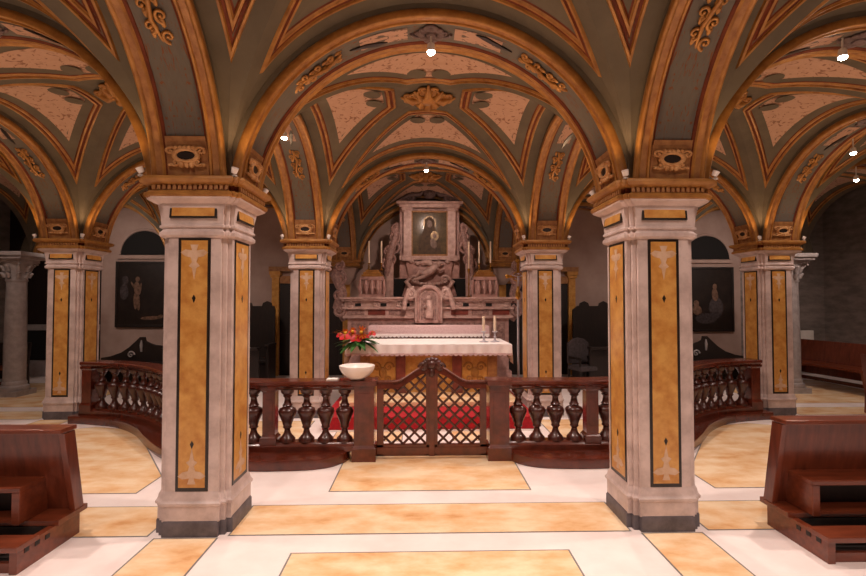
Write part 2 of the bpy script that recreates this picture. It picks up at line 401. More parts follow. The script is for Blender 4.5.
# ------------------------------------------------------------------ vault bays
HB, RW = A-.235, R0+.09
def vz(x, y):
    ax, ay = min(abs(x), HB), min(abs(y), HB)
    m = min(ax, ay)
    return ZS+CZ+sqrt(max(RW*RW-m*m, .0))+.15*(1-(ax/HB)**2)*(1-(ay/HB)**2)
def vn(x, y):
    e = .004
    dx = (vz(x+e, y)-vz(x-e, y))/(2*e); dy = (vz(x, y+e)-vz(x, y-e))/(2*e)
    return Vector((dx, dy, -1)).normalized()
def web_loop(c, off, cut):
    ca, cg = 1.25*c, c*1.414
    et = HB-cut; pts = []
    sm = HB-ca-cg
    N1, N2, N3 = 44, 26, 6
    for i in range(N1):
        pts.append((sm*sin(-pi/2+pi*i/N1), ca))
    for i in range(N2):
        k = 1-cos(pi/2*i/N2); e = ca+(et-ca)*k; pts.append((HB-e-cg, e))
    st = HB-et-cg
    for i in range(N3): pts.append((st-2*st*i/N3, et))
    for i in range(N2):
        k = sin(pi/2*i/N2); e = et+(ca-et)*k; pts.append((-(HB-e-cg), e))
    out = []
    for s, e in pts:
        x, y = s, HB-e
        p = Vector((x, y, vz(x, y)))
        if off: p = p+vn(x*.999, y*.999)*off
        out.append(p)
    return out, [(s*1.0, e) for s, e in pts]
def make_bay():
    t = thing('ceiling', '', 'vault'); t['kind'] = 'structure'
    for k in range(4):
        g = G(); g.M = rot4(k)
        cs = [0, .05, .1, .17, .25, .33, .41, .47]
        ls = [web_loop(c, 0, 1.414*c+.004)[0] for c in cs]
        g.rings(ls, 0, True, False, True); w = g.build('vault_web', t, GREEN, 60)
        g = G(); g.M = rot4(k)
        prof = [(.095, 0, 0), (.099, .018, 0), (.112, .02, 0), (.118, .006, 1), (.134, .004, 1), (.14, .016, 0), (.154, .018, 0), (.162, .004, 1), (.172, 0, 1)]
        g.rings([web_loop(c, o+.001, .37+(c-.1)*1.414)[0] for c, o, _ in prof], [m for _, _, m in prof[:-1]]); g.build('gilded_moulding', t, [GOLD, REDB], 45)
        g = G(); g.M = rot4(k)
        cs = [.262, .30, .35, .40, .44]; lp = [web_loop(c, .004, 1.414*c+.13) for c in cs]
        g.rings([l for l, _ in lp], 0, True, False, True, [u for _, us in lp for u in us]); g.build('painted_panel', t, CREAM, 60)
        # grey green roundels nibbling the panel next to the crown
        g = G(); g.M = rot4(k)
        for q in (-1, 1):
            x, y = .12*q, HB-.82; z = vz(x, y)
            g.lathe([(.0, .014), (.075, .014), (.095, 0.004)], (x, y, z-.022), 14, 0)
        g.build('grey_roundel', t, GREEN, 60)
    zc = vz(0, 0)
    g = G(); g.M = Matrix.Translation((0, 0, zc-.005))@Matrix.Scale(-1, 4, (0, 0, 1))
    g.lathe([(.05, .09), (.08, .075), (.11, .03), (.14, .0)], (0, 0, 0), 16)
    for k in range(8):
        a = pi/4*k; ex = Vector((cos(a), sin(a), 0)); ey = Vector((-sin(a), cos(a), 0)); L = .30 if k % 2 == 0 else .22
        g.tube([ex*.08+Vector((0, 0, .04)), ex*(L*.55)+Vector((0, 0, .07)), ex*L+Vector((0, 0, .02))], [.03, .045, .012], 8)
        for q in (-1, 1):
            g.spiral(ex*(L*.72)+ey*(.07*q)+Vector((0, 0, .03)), .06, 1.25, ex, ey*q, .02, start=pi)
            g.blob(ex*(L*.45)+ey*(.06*q)+Vector((0, 0, .03)), (.04, .04, .03), 0, 8, 5)
    g.build('gilded_rosette', t, GOLD, 60)
    return t
BAY = make_bay(); used = []
nm = {(-2, 0): 'front left', (0, 0): 'front middle', (2, 0): 'front right'}
bays = [(-2, 0, 'dark green groin vault with gold ribs at the upper left corner'), (0, 0, 'dark green groin vault with gold ribs at the top above the near arch'), (2, 0, 'dark green groin vault with gold ribs at the upper right corner'),
        (-4, 1, 'sliver of painted vault at the far left picture edge'), (-2, 1, 'painted vault with cream panels left of the near left pillar'), (0, 1, 'painted vault with cream panels and gold rosette above the altar rail'),
        (2, 1, 'painted vault with cream panels right of the near right pillar'), (4, 1, 'painted vault with two small lamps at the far right picture edge'),
        (-4, 2, 'dim vault over the round column in the left aisle'), (-2, 2, 'dim vault over the choir stall on the flower side'), (0, 2, 'dim vault over the marble high altar'),
        (2, 2, 'dim vault over the choir stall on the cross side'), (4, 2, 'dim vault in front of the grey stone wall')]
for i, r, lab in bays:
    o = place(BAY, used, (i*A, ROW[r]+A, 0), 0, lab, 'vault', 'painted groin vaults')
    o['kind'] = 'structure'

# ------------------------------------------------------------------ floor and walls
def poly_joint(g, P, mi, z):
    g.add([(x, y, z) for x, y in P], [tuple(range(len(P)))], mi)
g = G(); g.add([(-9.2, -5, 0), (9.2, -5, 0), (9.2, 11, 0), (-9.2, 11, 0)], [(0, 1, 2, 3)])
fl = g.build('floor', None, FLOORW, 0); tag(fl, 'polished floor of white marble with inlaid yellow panels', 'floor', kind='structure')
def panel(P):
    g = G(); poly_joint(g, P, 0, .002); p = g.build('marble_panel', fl, FLOORY, 0)
    cx = sum(x for x, _ in P)/len(P); cy = sum(y for _, y in P)/len(P)
    Q = []
    for i, (x, y) in enumerate(P):          # joint: the outline pushed out a finger's breadth
        a = Vector(P[i-1]); b = Vector((x, y)); c = Vector(P[(i+1) % len(P)])
        d1 = (b-a).normalized(); d2 = (c-b).normalized(); n1 = Vector((d1.y, -d1.x)); n2 = Vector((d2.y, -d2.x))
        m = (n1+n2); m = m/max(m.dot(n1), .3)
        q = b+m*.012; Q.append((q.x, q.y))
    g = G(); poly_joint(g, Q, 0, .001); g.build('joint', p, JOINT, 0)
def rect(x0, x1, y0, y1): panel([(x0, y0), (x1, y0), (x1, y1), (x0, y1)])
for r in (1, 2):
    for i in (-4, -2, 0, 2, 4):
        if r == 2 and abs(i) < 3: continue
        rect(i*A-A+.28, i*A+A-.28, ROW[r]-.235, ROW[r]+.235)
for s in (-1, 1):
    for y0, y1 in ((-3, ROW[1]-.28),):
        rect(s*A-.205, s*A+.205, y0, y1); rect(s*3*A-.205, s*3*A+.205, y0, y1)
    rect(s*3*A-.205, s*3*A+.205, ROW[1]+.28, ROW[2]-.28)
    P = [(2.45, 4.11), (4.2, 4.11), (4.55, 4.45), (4.55, 6.1), (4.2, 6.25), (3.6, 6.1), (2.45, 4.5)]
    panel([(s*x, y) for x, y in (P if s > 0 else P[::-1])])
    rect(*((5.4, 7.9) if s > 0 else (-7.9, -5.4)), 7.45, 9.6)
    rect(*((5.4, 7.9) if s > 0 else (-7.9, -5.4)), 4.2, 6.4)
rect(-.84, .85, 4.11, 5.4); rect(-.89, .87, -1.5, 3.11)
rect(-2.6, -1.5, 5.35, 6.5); rect(1.5, 2.6, 5.35, 6.5); rect(-1.1, -.3, 5.55, 5.95); rect(.3, 1.1, 5.55, 5.95)
def wall(name, x0, x1, y0, y1, z0, z1, m, lab):
    return tag(G().box(x0, x1, y0, y1, z0, z1).build(name, None, m, 0), lab, 'wall', kind='structure')
WY = 10.5
wall('wall_back', -6.95, 7.0, WY, WY+.3, 0, 4.3, PLASTER, 'rose plaster back wall carrying the two dark paintings')
wr = wall('wall_back_right', 7.0, 9.2, WY, WY+.3, 0, 4.3, STONEW, 'grey stone back wall behind the far right benches')
wl = wall('wall_back_left', -9.2, -6.95, WY, WY+.3, 0, 4.3, DARKW, 'dark panelled back wall at the far left behind the round column')
for z0, z1 in ((.0, .34), (.98, 1.1)): G().box(-9.1, -6.96, WY-.06, WY+.01, z0, z1).build('pale_band', wl, MARBLE_GREY, 0)
G().box(-9.1, -6.96, WY-.03, WY+.01, .36, .96).build('dark_panel', wl, DARK, 0)
wall('wall_left', -9.2, -8.9, -5, WY, 0, 4.3, STONEW, 'dim stone wall closing the left aisle')
wall('wall_right', 8.9, 9.2, -5, WY, 0, 4.3, STONEW, 'grey stone wall closing the right aisle')
wall('wall_rear', -9.2, 9.2, -5.3, -5, 0, 4.3, PLASTER, 'plaster wall behind the viewer')

# ------------------------------------------------------------------ doors beside the high altar
for i, s in enumerate((-1, 1)):
    t = thing('door_%d' % (i+1), 'dark doorway in yellow stone frame behind the %s rear pillar' % ('left' if s < 0 else 'right'), 'door', (s*2.45, WY, 0), kind='structure')
    for q in (-1, 1):
        g = G(); g.box(q*.76-.075, q*.76+.075, -.1, 0, 0, 2.1); g.box(q*.76-.1, q*.76+.1, -.13, 0, 2.1, 2.16); g.box(q*.76-.12, q*.76+.12, -.15, 0, 2.16, 2.24); g.build('door_jamb', t, INLAY, 0, bev=.006)
    g = G(); g.box(-.68, .68, -.08, 0, 1.98, 2.14); g.box(-.9, .9, -.12, 0, 2.24, 2.34); g.build('lintel', t, GOLDP, 0)
    g = G(); g.box(-.68, .68, -.03, 0, 0, 1.98)
    for a, b in ((-.6, -.05), (.05, .6)):
        for z0, z1 in ((.15, .9), (1.05, 1.85)): g.box(a, b, -.045, -.03, z0, z1)
    g.build('door_leaf', t, DARKW, 0)

# ------------------------------------------------------------------ altar rail
def add_post(g, x, y, w, z0, z1, ang=0):
    g.M = Matrix.Translation((x, y, 0))@Matrix.Rotation(ang, 4, 'Z')
    h = w/2
    sq = lambda r, z: [(-r, -r, z), (r, -r, z), (r, r, z), (-r, r, z)]
    g.rings([sq(h+.02, z0), sq(h+.02, z0+.13), sq(h+.008, z0+.145), sq(h, z0+.16), sq(h, z1-.05), sq(h+.015, z1-.03), sq(h+.015, z1)], 0, True, True, True)
    g.box(-h*.62, h*.62, -h-.006, -h+.002, z0+.24, z1-.12)
    g.M = Matrix()
BAL = [(.05, 0), (.06, 0), (.063, .03), (.046, .055), (.031, .08), (.023, .112), (.023, .128), (.036, .145), (.031, .16), (.046, .215), (.064, .27), (.071, .305), (.063, .33), (.042, .345), (.032, .355), (.04, .366), (.029, .385), (.024, .42), (.023, .44), (.036, .46), (.032, .47), (.05, .495), (.054, .53)]
def make_balustrade(s):
    side = 'left' if s < 0 else 'right'
    t = thing('balustrade', ('reddish wooden balustrade with turned balusters from the gate to the %s, holding the white bowl' if s < 0 else 'reddish wooden balustrade with turned balusters from the gate to the %s, below the processional cross') % side, 'balustrade', (0, 0, 0), 0, 'altar rail balustrades')
    PX = .645 if s < 0 else .715
    path = catmull([(s*PX, 4.95), (s*1.2, 4.95), (s*1.8, 4.96), (s*2.4, 5.14), (s*2.95, 5.66), (s*3.45, 6.14), (s*4.0, 6.46), (s*4.55, 6.58)], 10)
    path = [Vector((p.x, p.y)) for p in path]
    L = sum((b-a).length for a, b in zip(path, path[1:]))
    def sweep(g, prof, d0, d1, n=60):
        loops = []
        for i in range(n+1):
            p, d = at_len(path, d0+(d1-d0)*i/n); nx = Vector((d.y, -d.x))
            loops.append([(p.x+nx.x*w, p.y+nx.y*w, z) for w, z in prof])
        g.rings(loops, 0, True, True, True)
    g = G(); sweep(g, [(-.085, .735), (-.1, .75), (-.115, .765), (-.115, .79), (-.105, .8), (.105, .8), (.115, .79), (.115, .765), (.1, .75), (.085, .735), (.05, .725), (.05, .705), (-.05, .705), (-.05, .725)], 0, L); g.build('handrail', t, RAILW, 35)
    g = G(); sweep(g, [(-.09, .1), (-.09, .15), (-.07, .165), (-.06, .185), (.06, .185), (.07, .165), (.09, .15), (.09, .1)], 0, L); g.build('base_rail', t, RAILW, 35)
    posts = [(0.0, .2, 0.0), (.955, .125, .0), (L-.06, .14, .0)]
    for d, w, z0 in posts:
        p, dr = at_len(path, d); g = G(); add_post(g, p.x, p.y, w, 0 if d < .1 else .1, .735 if d else .80, math.atan2(dr.y, dr.x) if d > 1 else 0)
        if d == 0.0:
            g.box(p.x-.125, p.x+.125, p.y-.125, p.y+.125, .752, .804)
        g.build('gate_post' if d == 0 else 'post', t, RAILW, 0, bev=.004)
    def bals(d0, d1, n):
        for i in range(n):
            p, dr = at_len(path, d0+(d1-d0)*(i+.5)/n)
            if not hasattr(make_balustrade, 'me'):
                g = G(); g.lathe([(r*1.28, z) for r, z in BAL], (0, 0, 0), 14); o = g.build('baluster', t, WOODD, 50); make_balustrade.me = o.data
            else:
                o = bpy.data.objects.new('baluster', make_balustrade.me); COL.objects.link(o); o.parent = t
            o.location = (p.x, p.y, .18)
    bals(.11, .88, 4); bals(1.03, L-.14, 17)
    return t, path, L
for s in (-1, 1): make_balustrade(s)
for s in (-1, 1):
    outer = catmull([(s*.80, 5.08), (s*.80, 4.92), (s*.86, 4.78), (s*1.0, 4.655), (s*1.25, 4.60), (s*1.75, 4.6), (s*2.3, 4.74), (s*2.7, 4.98), (s*3.1, 5.4), (s*3.5, 5.87), (s*3.95, 6.22), (s*4.5, 6.40), (s*4.68, 6.42)], 8)
    inner = [(s*4.68, 6.8), (s*4.4, 6.72), (s*3.9, 6.58), (s*3.35, 6.28), (s*2.85, 5.80), (s*2.35, 5.28), (s*1.8, 5.08)]
    P = [(p.x, p.y) for p in outer]+inner
    g = G(); g.prism(P, 0, .1, 'z'); o = g.build('kneeling_step', None, RAILW, 30, bev=.008)
    tag(o, 'curved dark wooden kneeling step under the %s balustrade' % ('left' if s < 0 else 'right'), 'step', 'kneeling steps of the altar rail')

# gate
t = thing('gate', 'low double wooden gate with diagonal lattice and raised carved centre', 'gate', (.035, 4.95, 0))
def gtop(u):    # u 0 at the post, 1 at the centre
    k = min(max((u-.32)/.6, 0), 1); k = k*k*(3-2*k); return .785+.155*k
for s in (-1, 1):
    W = .56
    top = [(s*(W-W*i/24), gtop(i/24)) for i in range(25)]
    def lv(sub, name, m, parent):
        return sub.build(name, parent, m, 30)
    g = G(); g.box(min(s*W, s*.015), max(s*W, s*.015), -.025, .025, .03, .145); g.box(min(s*W, s*.02), max(s*W, s*.02), -.032, .0, .05, .12)
    g.box(min(s*W, s*(W-.07)), max(s*W, s*(W-.07)), -.025, .025, .03, .74); g.box(min(s*.006, s*.06), max(s*.006, s*.06), -.025, .025, .03, .92)
    leaf = g.build('gate_leaf', t, RAILW, 0, bev=.004)
    g = G()
    loops = [[(x, -.035, z-.075), (x, .035, z-.075), (x, .03, z-.02), (x, .045, z-.012), (x, .045, z), (x, -.045, z), (x, -.045, z-.012), (x, -.03, z-.02)] for x, z in top]
    g.rings(loops, 0, True, True, True); g.build('top_rail', leaf, RAILW, 35)
    g = G()
    x0, x1, z0 = .06, W-.07, .145
    for dirn in (1, -1):
        for k in range(-12, 22):
            # clip each diagonal bar to the leaf opening
            pts = []
            for i in range(0, 121):
                x = x0+(x1-x0)*i/120; z = .145+k*.117+dirn*(x-x0)*1.0
                if z0 <= z <= gtop(1-x/W)-.07: pts.append((s*x, .006*dirn, z))
            if len(pts) > 3: g.tube([pts[0], pts[-1]], .0125, 5)
    g.build('lattice', leaf, WOODD, 30)
g = G(); g.box(-.028, .028, -.042, -.02, .03, .90); g.build('meeting_stile', t, RAILW, 0, bev=.004)
g = G()
for i in range(7):
    a = pi*(i/6); g.blob((.075*cos(a), -.02, .935+.06*sin(a)), (.035, .03, .04), 0, 10, 6)
for q in (-1, 1): g.spiral((.09*q, -.035, .925), .045, 1.4, (q, 0, 0), (0, 0, 1), .015, start=0)
g.blob((0, -.03, .95), (.05, .035, .05)); g.blob((0, -.03, .87), (.035, .03, .05)); g.build('carved_finial', t, WOODD, 60)

# ------------------------------------------------------------------ things on the rail
g = G(); g.lathe([(.055, 0), (.075, .0), (.085, .012), (.13, .045), (.172, .09), (.192, .135), (.195, .165), (.188, .168), (.18, .15), (.15, .09), (.10, .045), (.0, .03)], (0, 0, 0), 32)
tag(g.build('bowl', None, WHITEC, 60, loc=(-.725, 4.93, .804)), 'white round bowl standing on the left gate post', 'bowl').scale = (.92, .92, .86)
g = G(); g.box(-.06, .06, -.045, .045, 0, .008); g.box(-.056, .056, -.042, .04, .008, .016); tag(g.build('folded_napkin', None, PAPER, 0, bev=.002, loc=(-.97, 4.93, .80)), 'small white folded cloth lying on the rail beside the bowl', 'cloth')

# ------------------------------------------------------------------ pews
def make_pew(s, bx0, tz, sh):
    t = thing('kneeling_pew', '', 'pew', (0, 0, 0), 0, 'kneeling pews'); W = 2.4
    X = lambda a: s*(a+sh)
    def bx(g, a0, a1, *r): g.box(min(X(a0), X(a1)), max(X(a0), X(a1)), *r)
    # leaning front panel with side thickness
    g = G(); n = [(X(2.395), 3.43, .15), (X(2.395), 3.385, .15), (X(2.395), 3.285, tz), (X(2.395), 3.33, tz)]
    g.rings([n, [(X(2.395+W), y, z) for _, y, z in n]], 0, True, True, True); p = g.build('panel', t, WOODV, 0, bev=.003)
    g = G(); 
    n = [(X(2.385), 3.445, .15), (X(2.385), 3.36, .15), (X(2.385), 3.24, tz-.005), (X(2.385), 3.34, tz-.005)]
    g.rings([n, [(X(2.425), y, z) for _, y, z in n]], 0, True, True, True); g.build('side_board', t, WOODV, 0, bev=.004)
    g = G(); bx(g, 2.38, 2.4+W, 3.2, 3.35, tz, tz+.03); g.build('top_ledge', t, WOOD, 0, bev=.006)
    # open book box
    g = G(); bx(g, bx0, bx0+.05, 3.135, 3.37, .187, .388); bx(g, bx0-.004, 2.4+W, 3.13, 3.37, .388, .42); bx(g, bx0+.05, 2.4+W, 3.16, 3.37, .187, .21); b = g.build('book_box', t, WOOD, 0, bev=.004)
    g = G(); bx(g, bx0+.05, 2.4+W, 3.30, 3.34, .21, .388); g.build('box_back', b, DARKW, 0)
    # platform: side board, rear plank, front plank, recess
    g = G(); bx(g, 2.405, 2.45, 2.91, 3.43, 0, .15)
    side = g.build('platform_side', t, WOOD, 0, bev=.003)
    for y in (2.98, 3.06, 3.14): g = G(); bx(g, 2.402, 2.41, y-.018, y+.018, .1, .128); g.build('tenon', side, DARKW, 0)
    g = G(); bx(g, 2.38, 2.4+W, 3.2, 3.47, .15, .186); g.build('rear_plank', t, WOOD, 0, bev=.004)
    g = G(); bx(g, 2.39, 2.4+W, 2.89, 3.05, .135, .168); bx(g, 2.45, 2.4+W, 2.93, 2.96, 0, .06); g.build('front_plank', t, WOOD, 0, bev=.004)
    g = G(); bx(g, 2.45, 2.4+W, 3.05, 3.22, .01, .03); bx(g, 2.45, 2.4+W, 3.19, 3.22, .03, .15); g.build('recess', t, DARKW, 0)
    g = G(); bx(g, 2.62, 2.4+W-.2, 3.09, 3.12, .03, .128); g.build('pale_strip', t, MARBLE_GREY, 0)
    return t
tag(make_pew(-1, 2.58, .735, .03), 'reddish brown kneeling pew cut off by the left picture edge', 'pew', 'kneeling pews')
tag(make_pew(1, 2.5, .765, 0), 'reddish brown kneeling pew cut off by the right picture edge', 'pew', 'kneeling pews')

# ------------------------------------------------------------------ sanctuary: platform, table, cloth
g = G(); g.box(-1.3, 1.36, 5.95, 8.5, 0, .02)
pf = g.build('altar_platform', None, FLOORW, 0); tag(pf, 'low platform covered with bright red carpet behind the gate', 'platform')
g = G(); g.box(-1.29, 1.35, 5.96, 8.45, .02, .175); g.build('red_carpet', pf, REDC, 0, bev=.012)
t = thing('altar_table', 'yellow marble altar table with gilded front under the white cloth', 'altar', (.04, 7.65, .175))
g = G(); g.box(-1.18, 1.18, -.53, .53, .70, .775); g.build('tabletop', t, MARBLE, 0, bev=.006)
g = G(); g.box(-1.0, 1.0, -.4, .4, .06, .70); g.build('body', t, INLAY, 0)
g = G(); g.box(-1.22, 1.22, -1.1, .46, 0, .06); g.build('base', t, FLOORY, 0, bev=.008)
for x in (-.95, -.42, .42, .95):
    g = G(); g.box(x-.07, x+.07, -.46, -.38, .06, .70); g.box(x-.085, x+.085, -.475, -.38, .06, .12); g.box(x-.085, x+.085, -.475, -.38, .62, .70); g.build('pilaster', t, REDM if abs(x) < .5 else GOLDP, 0, bev=.004)
for x in (-.69, 0, .69):
    g = G(); g.box(x-.19, x+.19, -.42, -.39, .13, .6, 1)
    for q in (-1, 1):
        g.spiral((x+.09*q, -.425, .44), .075, 1.4, (q, 0, 0), (0, 0, 1), .016); g.spiral((x+.09*q, -.425, .26), .075, 1.4, (q, 0, 0), (0, 0, -1), .016)
    g.blob((x, -.42, .36), (.06, .03, .09)); g.build('gilded_relief', t, [GOLD, INLAY], 50)
# cloth
t = thing('altar_cloth', 'white altar cloth with scalloped lace edge hanging over the table', 'tablecloth', (.04, 7.65, .95))
g = G(); x1, y1 = 1.225, .555
g.box(-x1, x1, -y1, y1, 0, .012)
lace = G()
def skirt(G_, a, b, drop, n, out, off0=0.0, scal=0.0, z0=.006):
    a, b, o = Vector(a), Vector(b), Vector(out); loops = [[], [], []]
    for i in range(n+1):
        t_ = i/n; p = a+(b-a)*t_; wv = .006*sin(t_*n*.9)
        d = drop(t_); e = scal*abs(sin(t_*n*.5*pi/2))
        loops[0].append(p+o*.004+Vector((0, 0, z0-off0*d))); loops[1].append(p+o*(.012+wv)+Vector((0, 0, z0-d*(.5+off0*.5)))); loops[2].append(p+o*(.018+wv*1.5)+Vector((0, 0, z0-d-e)))
    G_.rings(loops, 0, False)
fd = lambda t_: .125
sd = lambda t_: .30-.17*abs(t_-.0)
skirt(g, (-x1, -y1), (x1, -y1), fd, 60, (0, -1)) if False else None
skirt(g, (-x1, -y1, 0), (x1, -y1, 0), fd, 80, (0, -1, 0)); skirt(g, (x1, -y1, 0), (x1, y1, 0), sd, 30, (1, 0, 0)); skirt(g, (-x1, -y1, 0), (-x1, y1, 0), lambda t_: .40-.26*t_, 30, (-1, 0, 0)); skirt(g, (-x1, y1, 0), (x1, y1, 0), fd, 60, (0, 1, 0))
cl = g.build('cloth_sheet', t, LINEN, 40)
loops = [[], []]
n = 25*8
for i in range(n+1):
    u = i/n; x = -x1+2*x1*u
    loops[0].append((x, -y1-.019, -.115)); loops[1].append((x, -y1-.022, -.135-.022*abs(sin(u*34*pi))))
lace.rings(loops, 0, False); lace.build('lace_trim', t, LACE, 40)

# two candles on the altar
def candle_thing(x, y, z, lab, hs, hc, rc, grp, m=BRASS, k=1.0):
    t = thing('candlestick', lab, 'candlestick', (x, y, z), 0, grp)
    g = G(); g.lathe([(.06*k, 0), (.062*k, .008), (.03*k, .02), (.014*k, .03), (.012*k, hs*.4), (.024*k, hs*.46), (.012*k, hs*.52), (.012*k, hs*.85), (.034*k, hs*.93), (.036*k, hs)], (0, 0, 0), 16); g.build('stick', t, m, 50)
    g = G(); g.lathe([(rc, hs), (rc, hs+hc), (rc*.6, hs+hc+.004)], (0, 0, 0), 12); c = g.build('candle', t, WAX, 50)
    g = G(); g.lathe([(.003, hs+hc), (.003, hs+hc+.015)], (0, 0, 0), 6); g.build('wick', c, BLACKM, 0)
    return t
candle_thing(.90, 7.5, .962, 'short candle on a silver stick, left one of the pair on the white altar cloth', .17, .23, .022, 'candles on the altar table', SILVER, 1.2)
candle_thing(1.075, 7.5, .962, 'short candle on a silver stick, right one of the pair on the white altar cloth', .17, .23, .022, 'candles on the altar table', SILVER, 1.2)

# flowers
t = thing('flower_arrangement', 'red and orange flowers with dark green leaves on the altar corner', 'flowers', (-1.0, 7.22, .955)); t.scale = (.95, .95, .88)
g = G(); g.lathe([(.07, 0), (.09, .01), (.11, .05), (.1, .075), (.08, .07)], (0, 0, 0), 18); g.build('vase', t, WHITEC, 50)
def petal_leaf(g, o, d, L, w, mi=0, bend=.25):
    o, d = Vector(o), Vector(d).normalized(); side = d.cross(Vector((0, 0, 1))); side = side.normalized() if side.length > .01 else Vector((1, 0, 0)); up = side.cross(d)
    rows = []
    for i in range(7):
        t_ = i/6; p = o+d*(L*t_)+Vector((0, 0, -bend*L*t_*t_)); ww = w*sin(pi*min(t_*.93+.05, 1))**.8
        rows.append([p-side*ww, p+up*(-.25*ww), p+side*ww])
    g.rings(rows, mi, False)
for i in range(46):
    a = random.uniform(0, 2*pi) if i % 2 else random.uniform(pi, 2*pi); el = random.uniform(-.3, .35) if i % 2 == 0 else random.uniform(.0, .5); g = G()
    L = random.uniform(.24, .42)
    petal_leaf(g, (0.03*cos(a), .03*sin(a), .07), (cos(a), sin(a)*.8, el), L, random.uniform(.028, .05), 0, .3); g.build('leaf', t, LEAF, 60)
def anthurium(x, y, z, r, tilt):
    g = G(); g.M = Matrix.Translation((x, y, z))@Matrix.Rotation(tilt, 4, 'X')
    pts = []
    for i in range(24):
        a = 2*pi*i/24; rr = r*(1-.35*abs(sin(a/2))**6+.15*cos(a)); pts.append((rr*sin(a)*1.05, rr*cos(a), .02*cos(2*a)))
    g.add([(0, 0, -.012)]+pts, [(0, i+1, (i+1) % 24+1) for i in range(24)], 0)
    g.tube([(0, 0, 0), (.01, .02, .07)], [.011, .006], 7, 1)
    g.build('red_bloom', t, [REDF, YELF], 60)
    g = G(); g.tube([(0, 0, .06), (x*.6, y*.6, z*.6), (x, y, z)], .005, 5); g.build('stem', t, LEAF, 50)
for x, y, z, r, ti in ((-.2, -.17, .12, .085, .8), (-.02, -.24, .10, .085, .8), (.12, -.2, .12, .06, .8), (-.12, .05, .2, .06, .5), (.2, -.02, .17, .06, .7), (-.3, -.02, .14, .06, .7)): anthurium(x, y, z, r, ti)
for x, y, z, r in ((.06, -.2, .22, .1), (-.1, -.02, .22, .06), (-.2, -.1, .2, .055)):
    g = G()
    for i in range(14):
        a = 2*pi*i/14; petal_leaf(g, (x+.02*cos(a), y, z+.02*sin(a)), (cos(a), -.35, sin(a)), r, .017, 0, 0)
    g.blob((x, y-.02, z), (.03, .02, .03), 1, 12, 7); g.build('orange_bloom', t, [ORAF, YELF], 60)
for x in (-.33, -.26, .3, .25, -.38):
    g = G(); petal_leaf(g, (x*.2, -.05, .12), (x, -.1, .16), .36, .02, 0, .1); g.build('orange_spike', t, ORAF, 60)

# processional cross
t = thing('processional_cross', 'tall silver processional cross on a pole right of the altar', 'cross', (1.42, 7.4, 0))
g = G(); g.lathe([(.16, 0), (.16, .03), (.08, .06), (.03, .12), (.02, .2)], (0, 0, 0), 20); g.build('foot', t, BRASS, 40)
g = G(); g.lathe([(.018, .1), (.018, 1.55), (.016, 1.68)], (0, 0, 0), 10); g.build('pole', t, SILVER, 40)
g = G(); g.lathe([(.016, 1.62), (.04, 1.66), (.045, 1.7), (.03, 1.76), (.014, 1.8)], (0, 0, 0), 14); g.build('knop', t, BRASS, 40)
g = G()
g.box(-.02, .02, -.012, .012, 1.78, 2.2); g.box(-.15, .15, -.012, .012, 1.96, 2.0)
for c in ((0, 2.22), (-.165, 1.98), (.165, 1.98)): g.blob((c[0], 0, c[1]), (.035, .016, .035)); 
n = 20; g.tube([(.075*cos(2*pi*i/n), 0, 1.98+.075*sin(2*pi*i/n)) for i in range(n+1)], .008, 6)
cr = g.build('cross', t, BRASS, 40)
g = G(); g.tube([(0, -.02, 1.83), (0, -.03, 1.92), (0, -.025, 1.99)], [.01, .016, .02], 8); g.tube([(-.1, -.02, 2.0), (0, -.028, 1.975), (.1, -.02, 2.0)], .008, 6); g.blob((0, -.03, 2.02), .016); g.build('crucified_figure', cr, SILVER, 60)

# ------------------------------------------------------------------ high altar
HC = .06
t = thing('high_altar', 'rose marble high altar with carved frieze and domed tabernacle behind the white table', 'altar', (HC, 8.9, 0))
g = G(); g.box(-1.62, 1.62, -.0, .5, 0, .16); g.box(-1.55, 1.55, .04, .5, .16, .3); g.build('plinth', t, PINKM, 0, bev=.01)
g = G(); g.box(-1.5, 1.5, .08, .5, .3, 1.30); g.build('altar_body', t, PINKM, 0)
g = G(); g.box(-1.1, 1.1, -.45, .1, .1, .98); g.build('mensa_block', t, RELIEF, 0, bev=.01)
g = G()
for z0, z1, e in ((1.28, 1.33, .03), (1.33, 1.45, .0), (1.45, 1.49, .045), (1.49, 1.60, .01), (1.60, 1.64, .06), (1.64, 1.675, .09)): g.box(-1.55-e, 1.55+e, .06-e, .53, z0, z1)
g.build('gradine', t, PINKL, 0, bev=.006)
for i in range(8):
    x = -1.35+i*.386
    if abs(x) < .32: continue
    g = G(); g.box(x-.16, x+.16, .05, .07, 1.345, 1.435); g.build('frieze_panel', t, REDM if i % 2 else RELIEF, 0, bev=.004)
for x in (-1.45, -.98, -.55, .55, .98, 1.45):
    g = G(); g.spiral((x, .03, 1.545), .045, 1.3, (1, 0, 0), (0, 0, 1), .013); g.blob((x, .03, 1.5), (.06, .03, .025)); g.build('corbel', t, PINKL, 60)
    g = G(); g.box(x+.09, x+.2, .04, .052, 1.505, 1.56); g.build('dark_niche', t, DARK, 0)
for i in range(9):
    x = -1.3+i*.325
    if abs(x) < .3: continue
    g = G(); g.box(x-.13, x+.13, .065, .085, .75, 1.2)
    for q in (-1, 1): g.spiral((x+.06*q, .06, 1.05), .05, 1.3, (q, 0, 0), (0, 0, 1), .013); g.spiral((x+.06*q, .06, .88), .05, 1.3, (q, 0, 0), (0, 0, -1), .013)
    g.build('carved_panel', t, RELIEF, 50)
